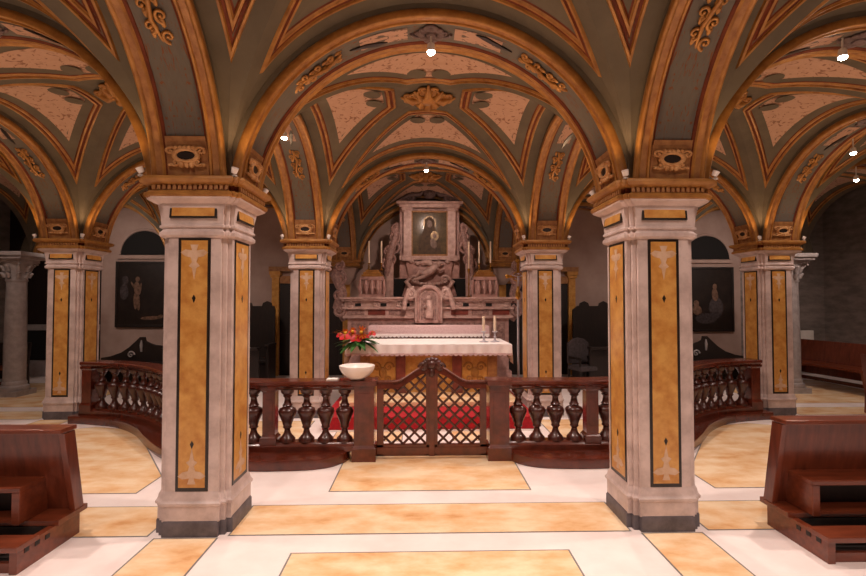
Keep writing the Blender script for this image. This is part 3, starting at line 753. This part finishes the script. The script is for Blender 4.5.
# tabernacle
g = G(); poly = [(-.25, 1.2), (.25, 1.2), (.25, 1.7)]+[(.25*cos(pi*i/14), 1.7+.2*sin(pi*i/14)) for i in range(1, 14)]+[(-.25, 1.7)]
g.prism(poly, -.1, .1); tb = g.build('tabernacle', t, PINKL, 30, bev=.01)
g = G(); g.tube([(-.19, -.115, 1.24), (-.19, -.115, 1.68)]+[(.19*cos(pi-pi*i/14), -.115, 1.68+.17*sin(pi*i/14)) for i in range(15)]+[(.19, -.115, 1.68), (.19, -.115, 1.24)], .028, 8); g.build('arch_moulding', tb, PINKM, 50)
g = G(); poly = [(-.14, 1.25), (.14, 1.25), (.14, 1.66)]+[(.14*cos(pi*i/10), 1.66+.13*sin(pi*i/10)) for i in range(1, 10)]+[(-.14, 1.66)]
g.prism(poly, -.115, -.09); d = g.build('tabernacle_door', tb, RELIEF, 30)
g = G(); g.blob((0, -.12, 1.66), (.04, .03, .05)); g.tube([(0, -.12, 1.62), (.02, -.13, 1.5), (0, -.12, 1.3)], [.04, .07, .08], 10); g.tube([(-.02, -.13, 1.56), (-.08, -.14, 1.5), (.0, -.15, 1.46)], .018, 7); g.build('relief_figure', tb, PINKL, 60)
for s in (-1, 1):
    g = G(); g.spiral((.34*s, -.06, 1.72), .1, 1.6, (s, 0, 0), (0, 0, 1), .04, start=1.5); g.tube([(.27*s, -.05, 1.86), (.36*s, -.06, 1.8), (.42*s, -.06, 1.65), (.46*s, -.06, 1.45)], [.03, .045, .045, .05], 9); g.build('volute', tb, PINKL, 60)
    # tall lateral consoles (acanthus volutes on the corners)
    g = G()
    g.tube([(s*1.56, .2, 1.25), (s*1.68, .15, 1.5), (s*1.62, .12, 1.8), (s*1.74, .12, 2.1), (s*1.66, .15, 2.3)], [.08, .12, .09, .11, .05], 10)
    for z, r in ((1.42, .12), (1.72, .13), (2.02, .13), (2.25, .09)): g.spiral((s*1.66, .06, z), r, 1.5, (s, 0, 0), (0, 0, 1), .035, start=2)
    g.build('acanthus_console', t, RELIEF, 60)
    # candle pedestals with gilded caps
    x = s*1.06
    g = G(); g.box(x-.24, x+.24, .12, .5, 1.67, 1.73); g.box(x-.18, x+.18, .16, .5, 1.73, 2.0); g.box(x-.22, x+.22, .13, .5, 2.0, 2.06)
    for q in (-1, 0, 1): g.tube([(x+q*.11, .13, 1.73), (x+q*.11, .11, 1.86), (x+q*.11, .13, 1.99)], [.02, .045, .02], 8)
    for q in (-1, 1): g.tube([(x+q*.22, .15, 1.7), (x+q*.235, .15, 1.85), (x+q*.22, .15, 2.0)], [.02, .04, .02], 8)
    pd = g.build('pedestal', t, PINKM, 45)
    g = G(); g.box(x-.2, x+.2, .15, .5, 2.06, 2.1); g.box(x-.17, x+.17, .17, .5, 2.1, 2.15); g.box(x-.13, x+.13, .19, .5, 2.15, 2.19); g.build('gilded_cap', pd, GOLD, 0, bev=.008)
# small altar front cloth
t2 = thing('mensa_cloth', 'rose white lace cloth covering the shelf of the high altar', 'tablecloth', (HC, 8.65, .98))
g = G(); g.box(-1.06, 1.06, -.22, .2, .17, .185); g.box(-1.06, 1.06, -.225, -.2, .03, .18); g.box(-1.06, 1.06, -.2, .2, .0, .17); g.build('cloth_body', t2, LACE, 0, bev=.012)
g = G(); loops = [[], []]; n = 240
for i in range(n+1):
    u = i/n; x = -1.06+2.12*u; loops[0].append((x, -.229, .05)); loops[1].append((x, -.232, .012-.03*abs(sin(u*30*pi))))
g.rings(loops, 0, False); g.build('lace_trim', t2, LINEN, 40)
# reredos with the icon
t = thing('reredos', 'carved rose marble altarpiece framing the icon above the high altar', 'altarpiece', (HC+.03, 9.65, 0))
g = G(); g.box(-.86, .86, .0, .33, 0, 2.06); g.box(-.6, .6, .02, .33, 2.0, 3.55); g.build('back_slab', t, PINKM, 0)
g = G()
for s in (-1, 1):
    g.box(min(s*.36, s*.52), max(s*.36, s*.52), -.1, .05, 2.4, 3.42); g.box(min(s*.34, s*.56), max(s*.34, s*.56), -.13, .05, 3.40, 3.48); g.box(min(s*.34, s*.56), max(s*.34, s*.56), -.13, .05, 2.4, 2.5)
g.box(-.6, .6, -.16, .05, 3.46, 3.53); g.box(-.66, .66, -.2, .05, 3.53, 3.58); g.box(-.6, .6, -.1, .05, 2.42, 2.50)
g.build('aedicule_frame', t, PINKL, 0, bev=.008)
g = G()
for s in (-1, 1):
    g.spiral((s*.42, -.08, 3.66), .12, 1.5, (s, 0, 0), (0, 0, 1), .045, start=2); g.tube([(s*.62, -.08, 3.6), (s*.4, -.08, 3.72), (s*.2, -.08, 3.72), (s*.1, -.08, 3.82)], [.03, .05, .05, .03], 9)
g.blob((0, -.1, 3.74), (.13, .08, .12)); g.blob((0, -.12, 3.86), (.06, .05, .06)); g.blob((0, -.17, 3.74), (.06, .05, .06)); g.build('crest', t, STUCCOD, 60)
# reclining angel relief with garland on the base
g = G(); g.prism([(-.55, 1.7), (.55, 1.7), (.42, 2.1), (.48, 2.4), (-.48, 2.4), (-.42, 2.1)], -.06, .05)
g.build('relief_ground', t, PINKM, 20, bev=.01)
g = G()
g.blob((.17, -.16, 2.34), (.055, .055, .065)); g.tube([(.14, -.14, 2.30), (.03, -.16, 2.2), (-.1, -.15, 2.13)], [.06, .085, .075], 10)
g.tube([(-.1, -.15, 2.13), (-.2, -.17, 2.17), (-.28, -.15, 2.07)], [.06, .045, .025], 9); g.tube([(-.08, -.15, 2.11), (-.17, -.17, 2.06), (-.3, -.14, 2.03)], [.055, .04, .022], 9)
g.tube([(.1, -.17, 2.27), (.2, -.18, 2.2), (.29, -.15, 2.24)], [.035, .028, .018], 8)
g.tube([(.1, -.1, 2.28), (-.05, -.08, 2.38), (-.25, -.08, 2.36)], [.03, .07, .02], 9)
for i in range(9): g.blob((-.32+i*.08, -.1, 1.98-.05*sin(pi*i/8)), (.05, .04, .04))
for i in range(7): g.blob((-.36+i*.12, -.08, 2.36+.03*cos(i*2)), (.06, .04, .045))
g.build('carved_angel', t, PINKL, 60)
for s in (-1, 1):
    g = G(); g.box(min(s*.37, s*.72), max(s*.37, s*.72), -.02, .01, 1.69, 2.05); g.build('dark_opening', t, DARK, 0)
    g = G()
    g.box(min(s*.72, s*.86), max(s*.72, s*.86), -.1, .02, 1.66, 2.35); g.build('side_pier', t, PINKL, 0, bev=.008)
    g = G()
    for i, (x, z, r) in enumerate(((.78, 2.45, .13), (.72, 2.66, .14), (.70, 2.88, .12), (.84, 2.6, .09), (.86, 2.32, .1), (.68, 3.06, .08))):
        g.spiral((s*x, -.06, z), r, 1.5, (s, 0, 0), (0, 0, 1 if i % 2 else -1), .035, start=i); g.blob((s*(x-.02), -.05, z+.06), (.06, .05, .06))
    g.tube([(s*.84, -.03, 2.1), (s*.8, -.05, 2.5), (s*.68, -.04, 2.9), (s*.64, -.03, 3.15)], [.08, .09, .07, .03], 9)
    g.build('acanthus_scroll', t, RELIEF, 60)
    g = G(); g.tube([(s*.36, -.1, 2.06), (s*.46, -.12, 1.98), (s*.38, -.12, 1.86), (s*.28, -.12, 1.72)], [.03, .05, .05, .06], 9); g.spiral((s*.3, -.14, 2.02), .09, 1.4, (s, 0, 0), (0, 0, 1), .03); g.build('volute', t, PINKL, 60)
# icon
t = thing('icon_painting', 'dark gilded icon behind glass in the altarpiece frame', 'painting', (HC+.03, 9.605, 2.5)); t.scale = (.77, 1, .84)
g = G(); g.box(-.48, .48, .0, .06, 0, 1.08); g.build('canvas', t, ICONBG, 0)
def ell(cx, cz, rx, rz, rot=0, n=20): return [(cx+rx*cos(2*pi*i/n)*cos(rot)-rz*sin(2*pi*i/n)*sin(rot), cz+rx*cos(2*pi*i/n)*sin(rot)+rz*sin(2*pi*i/n)*cos(rot)) for i in range(n)]
g = G()
g.prism([(-.3, .05), (.3, .05), (.26, .45), (.14, .66), (.12, .86), (0, .95), (-.12, .86), (-.14, .66), (-.26, .45)], -.004, 0)
g.build('robed_figure', t, ICONF, 0)
g = G(); g.prism(ell(0, .78, .17, .19), -.002, 0); g.prism(ell(.13, .48, .11, .12), -.006, -.004); g.build('halo', t, ICONG, 0)
g = G(); g.prism(ell(0, .77, .07, .09), -.008, -.002); g.prism(ell(.13, .48, .05, .06), -.009, -.006); g.prism(ell(.1, .3, .08, .13, .4), -.008, -.004); g.build('painted_face', t, SKIN, 0)
g = G()
for b in ((-.48, -.44, 0, 1.08), (.44, .48, 0, 1.08), (-.44, .44, 0, .04), (-.44, .44, 1.04, 1.08)): g.box(b[0], b[1], -.05, .0, b[2], b[3])
g.build('frame', t, GOLDP, 0, bev=.005)
# tall candles
for x, lab in ((-1.14, 'tall thin candle above the flowers on the high altar, outer one'), (-.9, 'tall thin candle on the high altar, next to the altarpiece on the flower side'),
               (.78, 'tall thin candle on the high altar, next to the altarpiece on the cross side'), (.98, 'tall thin candle on the high altar, middle of the three on the cross side'), (1.2, 'tall thin candle on the high altar, outermost on the cross side')):
    z = 2.19 if abs(abs(x)-1.06) < .2 else 1.675
    candle_thing(HC+x, 9.24, z, lab, .14 if z > 2 else .55, .42 if z > 2 else .52, .016, 'tall candles on the high altar', BRASS, .8)

# ------------------------------------------------------------------ choir stalls and other dark furniture
def make_stall(s, lab):
    t = thing('choir_stall', lab, 'choir stall', (s*3.85, 9.75, 0), 0, 'choir stalls'); W = .8
    g = G(); poly = [(-W, 0), (W, 0), (W, 1.42)]
    for i in range(4):
        x = W-i*.4
        poly += [(x-.02, 1.5), (x-.06, 1.5), (x-.08, 1.56), (x-.16, 1.6), (x-.24, 1.56), (x-.26, 1.5), (x-.30, 1.5)]
    poly += [(-W, 1.42)]
    g.prism(poly, .1, .16); g.build('high_back', t, DARKW, 0)
    g = G(); g.box(-W, W, -.35, .1, .4, .46); g.build('seat', t, DARKW, 0, bev=.008)
    g = G(); g.box(-W, W, -.3, .1, .0, .4); g.build('seat_front', t, DARKW, 0)
    for x in (-W, 0, W):
        g = G(); g.box(x-.03, x+.03, -.38, .1, 0, .72); g.box(x-.045, x+.045, -.42, .1, .72, .76); g.build('armrest', t, DARKW, 0, bev=.008)
    g = G(); g.box(-W-.05, W+.05, -1.0, -.94, 0, .72); g.box(-W-.05, W+.05, -1.08, -.86, .72, .76); g.build('prayer_desk', t, DARKW, 0, bev=.006)
make_stall(-1, 'black carved choir stall with scalloped crest seen right of the near left pillar')
make_stall(1, 'black carved choir stall with scalloped crest seen left of the near right pillar')
t = thing('armchair', 'grey velvet armchair in shadow before the right choir stall', 'chair', (2.95, 8.9, 0), .3); t.scale = (.8, .8, .85)
g = G(); g.box(-.28, .28, -.25, .25, .38, .48); g.build('seat', t, FABRIC, 0, bev=.02)
g = G(); g.prism([(-.28, .5), (.28, .5), (.28, .95), (.15, 1.04), (0, 1.07), (-.15, 1.04), (-.28, .95)], .2, .28); g.build('backrest', t, FABRIC, 0, bev=.015)
for x in (-.25, .25):
    for y in (-.22, .24): g = G(); g.box(x-.025, x+.025, y-.025, y+.025, 0, .4); g.build('leg', t, DARKW, 0)
    g = G(); g.box(x-.03, x+.03, -.24, .22, .62, .67); g.box(x-.02, x+.02, -.22, -.18, .46, .62); g.build('armrest', t, DARKW, 0, bev=.006)
def make_bench_scroll(s, x, lab):
    t = thing('wooden_settle', lab, 'settle', (x, 9.5, 0), 0, 'settles with swan neck crests')
    g = G(); c = [(-.78, .5), (-.6, .53), (-.4, .60), (-.25, .70), (-.12, .82), (-.04, .9), (.04, .9), (.06, .82), (.14, .78), (.25, .74), (.5, .72), (.72, .72), (.72, .0), (-.78, .0)]
    g.prism([(s*a*-1 if s > 0 else a, b) for a, b in c], 0, .06); g.build('backrest', t, DARKW, 0)
    g = G(); g.box(-.7, .7, -.42, 0, .36, .42); g.build('seat', t, DARKW, 0, bev=.006)
    for q in (-.68, .68): g = G(); g.box(q-.03, q+.03, -.42, 0, 0, .36); g.build('leg', t, DARKW, 0)
    g = G(); g.tube([(.0, -.01, .62), (.0, -.02, .75), (0, -.015, .84)], [.02, .03, .012], 8); g.spiral((-.2, -.015, .56), .07, 1.3, (1, 0, 0), (0, 0, 1), .018); g.build('pale_carving', t, MARBLE_GREY, 60)
make_bench_scroll(-1, -5.5, 'black settle with curved crest below the left dark painting')
make_bench_scroll(1, 5.6, 'black settle with curved crest below the right dark painting')

# paintings with lunettes
def make_painting(x, w, z0, z1, lab, kind):
    t = thing('wall_painting', lab, 'painting', (x, WY-.03, 0)); h = w/2
    g = G(); g.box(-h, h, -.01, .03, z0, z1); c = g.build('canvas', t, CANVAS, 0)
    g = G()
    for b in ((-h-.05, -h, z0-.05, z1+.05), (h, h+.05, z0-.05, z1+.05), (-h, h, z0-.05, z0), (-h, h, z1, z1+.05)): g.box(b[0], b[1], -.03, .03, b[2], b[3])
    g.build('frame', t, DARKW, 0, bev=.006)
    if kind == 'L':
        figs = (('standing_figure', SKIN, ((-.10, 2.07, .045, .055, 0), (-.11, 1.87, .065, .15, .08), (-.14, 1.6, .04, .18, .03), (-.08, 1.58, .038, .18, .06), (-.04, 1.86, .025, .13, -.15), (-.19, 1.93, .02, .1, .5))),
                ('lying_figure', SKIN, ((.2, 1.24, .22, .04, .05), (.4, 1.27, .06, .04, .3))), ('shadowy_figure', FABRIC, ((-.36, 2.05, .07, .09, 0), (-.38, 1.8, .09, .17, 0))))
    else:
        figs = (('standing_figure', SKIN, ((.12, 1.92, .05, .06, 0), (.12, 1.74, .07, .14, .1))), ('crouching_figure', SKIN, ((-.3, 1.55, .06, .07, 0), (-.28, 1.40, .1, .12, .5))),
                ('shadowy_drapery', FABRIC, ((.14, 1.45, .16, .24, 0), (-.08, 1.22, .24, .12, 0))))
    for nm_, m_, es in figs:
        g = G()
        for k_, e in enumerate(es): g.prism(ell(*e), -.0125-k_*.0004, -.0095)
        g.build(nm_, t, m_, 0)
make_painting(-6.06, 1.02, 1.09, 2.4, 'dark painting of a pale standing figure on the left back wall', 'L')
make_painting(6.28, .98, .98, 2.3, 'dark painting of shadowy figures on the right back wall', 'R')
for x, zb, r, lab in ((-6.03, 2.6, .5, 'dark arched lunette opening above the left painting'), (6.24, 2.53, .5, 'dark arched lunette opening above the right painting')):
    g = G(); g.prism([(x+r*cos(pi*i/24), zb+r*1.02*sin(pi*i/24)) for i in range(25)], WY-.03, WY+.01); o = g.build('lunette', None, DARK, 0)
    tag(o, lab, 'lunette'); g = G()
    g.tube([(x+(r+.03)*cos(pi*i/24), WY-.01, zb+(r*1.02+.03)*sin(pi*i/24)) for i in range(25)], .03, 6); g.box(x-r-.06, x+r+.06, WY-.05, WY, zb-.09, zb-.02); g.build('plaster_surround', o, PLASTER, 50)

# round columns in the outer aisles
def make_column(x, y, r, lab):
    t = thing('round_column', lab, 'column', (x, y, 0))
    g = G(); g.box(-r*1.35, r*1.35, -r*1.35, r*1.35, 0, .09); g.lathe([(r*1.3, .09), (r*1.35, .12), (r*1.3, .16), (r*1.1, .18), (r*1.12, .22), (r, .25)], (0, 0, 0), 24); g.build('column_base', t, MARBLE_GREY, 40)
    g = G(); g.lathe([(r, .24), (r*1.02, .8), (r*.9, 1.95)], (0, 0, 0), 28); g.build('shaft', t, MARBLE_GREY, 40)
    g = G(); g.lathe([(r*.95, 1.93), (r*1.02, 1.95), (r*.95, 1.98), (r*1.0, 2.1), (r*1.3, 2.26)], (0, 0, 0), 24)
    for k in range(8):
        a = pi/4*k
        for z, rr, l in ((2.0, r*1.0, .08), (2.1, r*1.05, .1)): g.tube([((rr)*cos(a), rr*sin(a), z), ((rr+.02)*cos(a), (rr+.02)*sin(a), z+l*.7), ((rr+.06)*cos(a), (rr+.06)*sin(a), z+l)], [.03, .035, .015], 7)
    for k in range(4):
        a = pi/4+pi/2*k; g.spiral((r*1.45*cos(a), r*1.45*sin(a), 2.22), .05, 1.3, (cos(a), sin(a), 0), (0, 0, 1), .018)
    g.box(-r*1.4, r*1.4, -r*1.4, r*1.4, 2.26, 2.31); g.build('leafy_capital', t, MARBLE_GREY, 60)
    g = G(); g.box(-.27, .27, -.27, .27, 2.31, 2.36); g.box(-.3, .3, -.3, .3, 2.36, 2.43); g.build('impost', t, MARBLE_GREY, 0, bev=.01)
make_column(-7.0, 8.4, .155, 'pale round column with leafy capital at the far left')
make_column(6.46, 8.4, .155, 'grey round column half hidden behind the outer right pillar')

# benches
def make_bench(loc, rz, L, lab, m=WOODV):
    t = thing('bench', lab, 'bench', loc, rz, 'wooden benches')
    g = G(); n = [(0, .0, .2), (.05, .0, .2), (.14, .0, .84), (.10, .0, .84)]
    g.rings([n, [(a, L, c) for a, _, c in n]], 0, True, True, True); g.build('backrest', t, m, 0, bev=.004)
    g = G(); g.box(-.42, .04, 0, L, .40, .44); g.build('seat', t, WOOD, 0, bev=.006)
    for y in (0, L-.05):
        g = G(); g.prism([(-.4, .4), (-.3, .0), (.1, .0), (.08, .42)], y, y+.05); g.build('end_board', t, m, 0, bev=.004)
    g = G(); g.box(.0, .04, 0, L, .08, .14); g.build('stretcher', t, WOOD, 0)
make_bench((7.66, 7.9, 0), .12, 1.75, 'brown wooden bench standing before the grey wall at the right')
make_bench((6.38, 6.8, 0), pi, 1.75, 'brown bench end just showing at the right picture edge')
make_bench((-7.25, 8.95, 0), pi/2+.1, 1.6, 'low dark bench beside the round column at the far left', DARKW)
# pale slab whose colour stands in for a bright lit spot
g = G(); g.box(8.05, 8.6, WY-.05, WY, .4, .95); o = g.build('lit_spot_slab', None, PAPER, 0, bev=.01); tag(o, 'bright lit spot painted as a pale tablet low on the grey wall behind the bench', 'slab')
g = G(); g.box(8.0, 8.65, WY-.07, WY, 0, .4); g.build('base_block', o, MARBLE_GREY, 0)

# ------------------------------------------------------------------ lamps
def lamp(kind, loc, aim, energy, size, col, blend=.6, rad=.05):
    d = bpy.data.lights.new('lamp_light', kind); d.energy = energy; d.color = col
    d.shadow_soft_size = rad
    if kind == 'SPOT': d.spot_size = radians(size); d.spot_blend = blend
    o = bpy.data.objects.new('lamp_light', d); COL.objects.link(o); o.location = loc
    o.rotation_euler = Vector(aim).to_track_quat('-Z', 'Y').to_euler()
    return o
WARM = (1, .80, .70); AMB = (1, .61, .32)
zap = ZS+CZ+R0
spots = [(0, ROW[1], 1.0, 'small bright ceiling lamp at the crown of the near arch over the gate'),
         (-2*A, ROW[1], .8, None),
         (2*A-.13, ROW[1], .8, 'small ceiling lamp at the crown of the arch cut by the right picture edge'),
         (0, ROW[2], .7, 'small ceiling lamp at the crown of the rear arch before the high altar'),
         (-A, ROW[1]+A+.3, .6, 'small ceiling lamp on the side arch behind the near left pillar'),
         (A, ROW[1]+A, .6, None),
         (5.15, 5.65, .8, 'small ceiling lamp on the outer right arch, upper of two at the edge'),
         (6.36, ROW[2], .65, 'small ceiling lamp on the far right arch, lower of two at the edge'),
         (-3*A, ROW[1]+A, .6, None),
         (-2*A, ROW[2], .3, None),
         (2*A, ROW[2], .3, None),
         (-4*A, ROW[2], .13, None)]
KD = 215
for x, y, e, lab in spots:
    if lab is None:      # lamp hidden by a pillar or outside the picture
        lamp('SPOT', (x, y, zap-.19), (0, 0, -1), KD*e, 128, WARM, .8, .05); continue
    dz = .1 if x > 4 else 0
    t = thing('ceiling_lamp', lab, 'lamp', (x, y, zap-dz), 0, 'ceiling lamps at the arch crowns')
    g = G(); g.lathe([(.008, .15), (.008, -.07), (.026, -.08), (.034, -.13), (.032, -.14)], (0, 0, 0), 16); g.build('housing', t, LAMPW, 40)
    g = G(); g.blob((0, 0, -.14), (.031, .031, .026), 0, 14, 8); g.build('bulb', t, BULB, 60)
    lamp('SPOT', (x, y, zap-.19), (0, 0, -1), KD*e, 128, WARM, .8, .05)
for x, y, e in ((0, ROW[0], 1.25), (-2*A, ROW[0], 1.0), (2*A, ROW[0], 1.0), (-A, ROW[0]+A, .55), (A, ROW[0]+A, .55), (0, -3.0, .9)):
    lamp('SPOT', (x, y, zap-.15), (0, 0, -1), KD*e, 128, WARM, .8, .05)
# small uplights standing on the cornices
ups = [(-A, 1, -1, -1, 'small white uplight on the near left pillar cornice, outer corner'), (-A, 1, 1, -1, 'small white uplight on the near left pillar cornice, inner front corner'),
       (-A, 1, 1, 1, 'small white uplight on the near left pillar cornice, inner rear corner'),
       (A, 1, 1, -1, 'small white uplight on the near right pillar cornice, outer corner'), (A, 1, -1, -1, 'small white uplight on the near right pillar cornice, inner front corner'),
       (A, 1, -1, 1, 'small white uplight on the near right pillar cornice, inner rear corner'),
       (-A, 2, -1, -1, 'small white uplight on the rear left pillar cornice, outer corner'), (-A, 2, 1, -1, 'small white uplight on the rear left pillar cornice, inner corner'),
       (A, 2, 1, -1, 'small white uplight on the rear right pillar cornice, outer corner'), (A, 2, -1, -1, 'small white uplight on the rear right pillar cornice, inner corner'),
       (-3*A, 2, -1, -1, 'small white uplight on the outer left pillar cornice, outer corner'), (-3*A, 2, 1, -1, 'small white uplight on the outer left pillar cornice, inner corner'),
       (3*A, 2, 1, -1, 'small white uplight on the outer right pillar cornice, outer corner'), (3*A, 2, -1, -1, 'small white uplight on the outer right pillar cornice, inner corner')]
UP = []
for x, r, sx, sy, lab in ups:
    px, py = x+sx*.315, ROW[r]+sy*.315
    t = thing('uplight', lab, 'lamp', (px, py, ZS), math.atan2(sy, sx), 'uplights on the cornices'); t.scale = (.82, .82, .82)
    if not UP:
        g = G(); g.lathe([(.022, 0), (.022, .012), (.008, .016), (.008, .03)], (0, 0, 0), 12); UP.append(g.build('stand', t, LAMPW, 40))
        g = G(); g.M = Matrix.Translation((.0, 0, .045))@Matrix.Rotation(.5, 4, 'Y'); g.lathe([(.012, -.02), (.024, -.015), (.03, .03), (.026, .03), (.02, .01), (.0, .008)], (0, 0, 0), 14); UP.append(g.build('lamp_head', t, WHITEC, 40))
    else:
        for o in UP:
            c = o.copy(); COL.objects.link(c); c.parent = t
KU = 17
for x, r in ((-A, 0), (A, 0), (-3*A, 1), (3*A, 1), (-A, 1), (A, 1), (-A, 2), (A, 2), (-3*A, 2), (3*A, 2)):
    for sx in (-1, 1):
        for sy in (-1, 1):
            e = KU*{0: .1, 1: .4 if sy < 0 else .95, 2: .55 if sy < 0 else .35}[r]
            lamp('SPOT', (x+sx*.40, ROW[r]+sy*.40, ZS+.06), (sx*.2, sy*.2, 1), e, 150, AMB, .7, .03)
lamp('SPOT', (HC, 7.6, 3.45), (0, .55, -.5), 80, 110, (1, .74, .62), .7, .05)   # lamp that lights the altarpiece
lamp('SPOT', (HC, 7.1, 3.42), (0, .1, -1), 90, 80, WARM, .6, .05)

for s_ in (-1, 1):   # unseen spots added to brighten the back walls
    lamp('SPOT', (s_*3.65*A, ROW[2]+1.0, 3.45), (-s_*.05, .8, -.6), 95, 105, WARM, .8, .05)
    lamp('SPOT', (s_*2*A, ROW[2]+.1, zap-.2), (0, .65, -.9), 90, 95, WARM, .8, .05)
    lamp('SPOT', (s_*4*A, ROW[2]+.1, zap-.2), (s_*.1, .7, -.9), 80 if s_ > 0 else 25, 110, WARM, .8, .05)
# ------------------------------------------------------------------ world, camera
sc = bpy.context.scene
w = bpy.data.worlds.new('world'); w.use_nodes = True; sc.world = w
w.node_tree.nodes['Background'].inputs[0].default_value = (.9, .6, .45, 1); w.node_tree.nodes['Background'].inputs[1].default_value = .02
cam = bpy.data.cameras.new('camera'); cam.sensor_width = 36; cam.lens = 480.99/866*36; cam.clip_start = .05
co = bpy.data.objects.new('camera', cam); COL.objects.link(co); co.location = (-.071, 0, 1.6); co.rotation_euler = (pi/2+.0272, 0, -.0239)
sc.camera = co
vs = sc.view_settings; vs.view_transform = 'Standard'; vs.look = 'None'; vs.gamma = 1; vs.exposure = 0; vs.use_curve_mapping = False
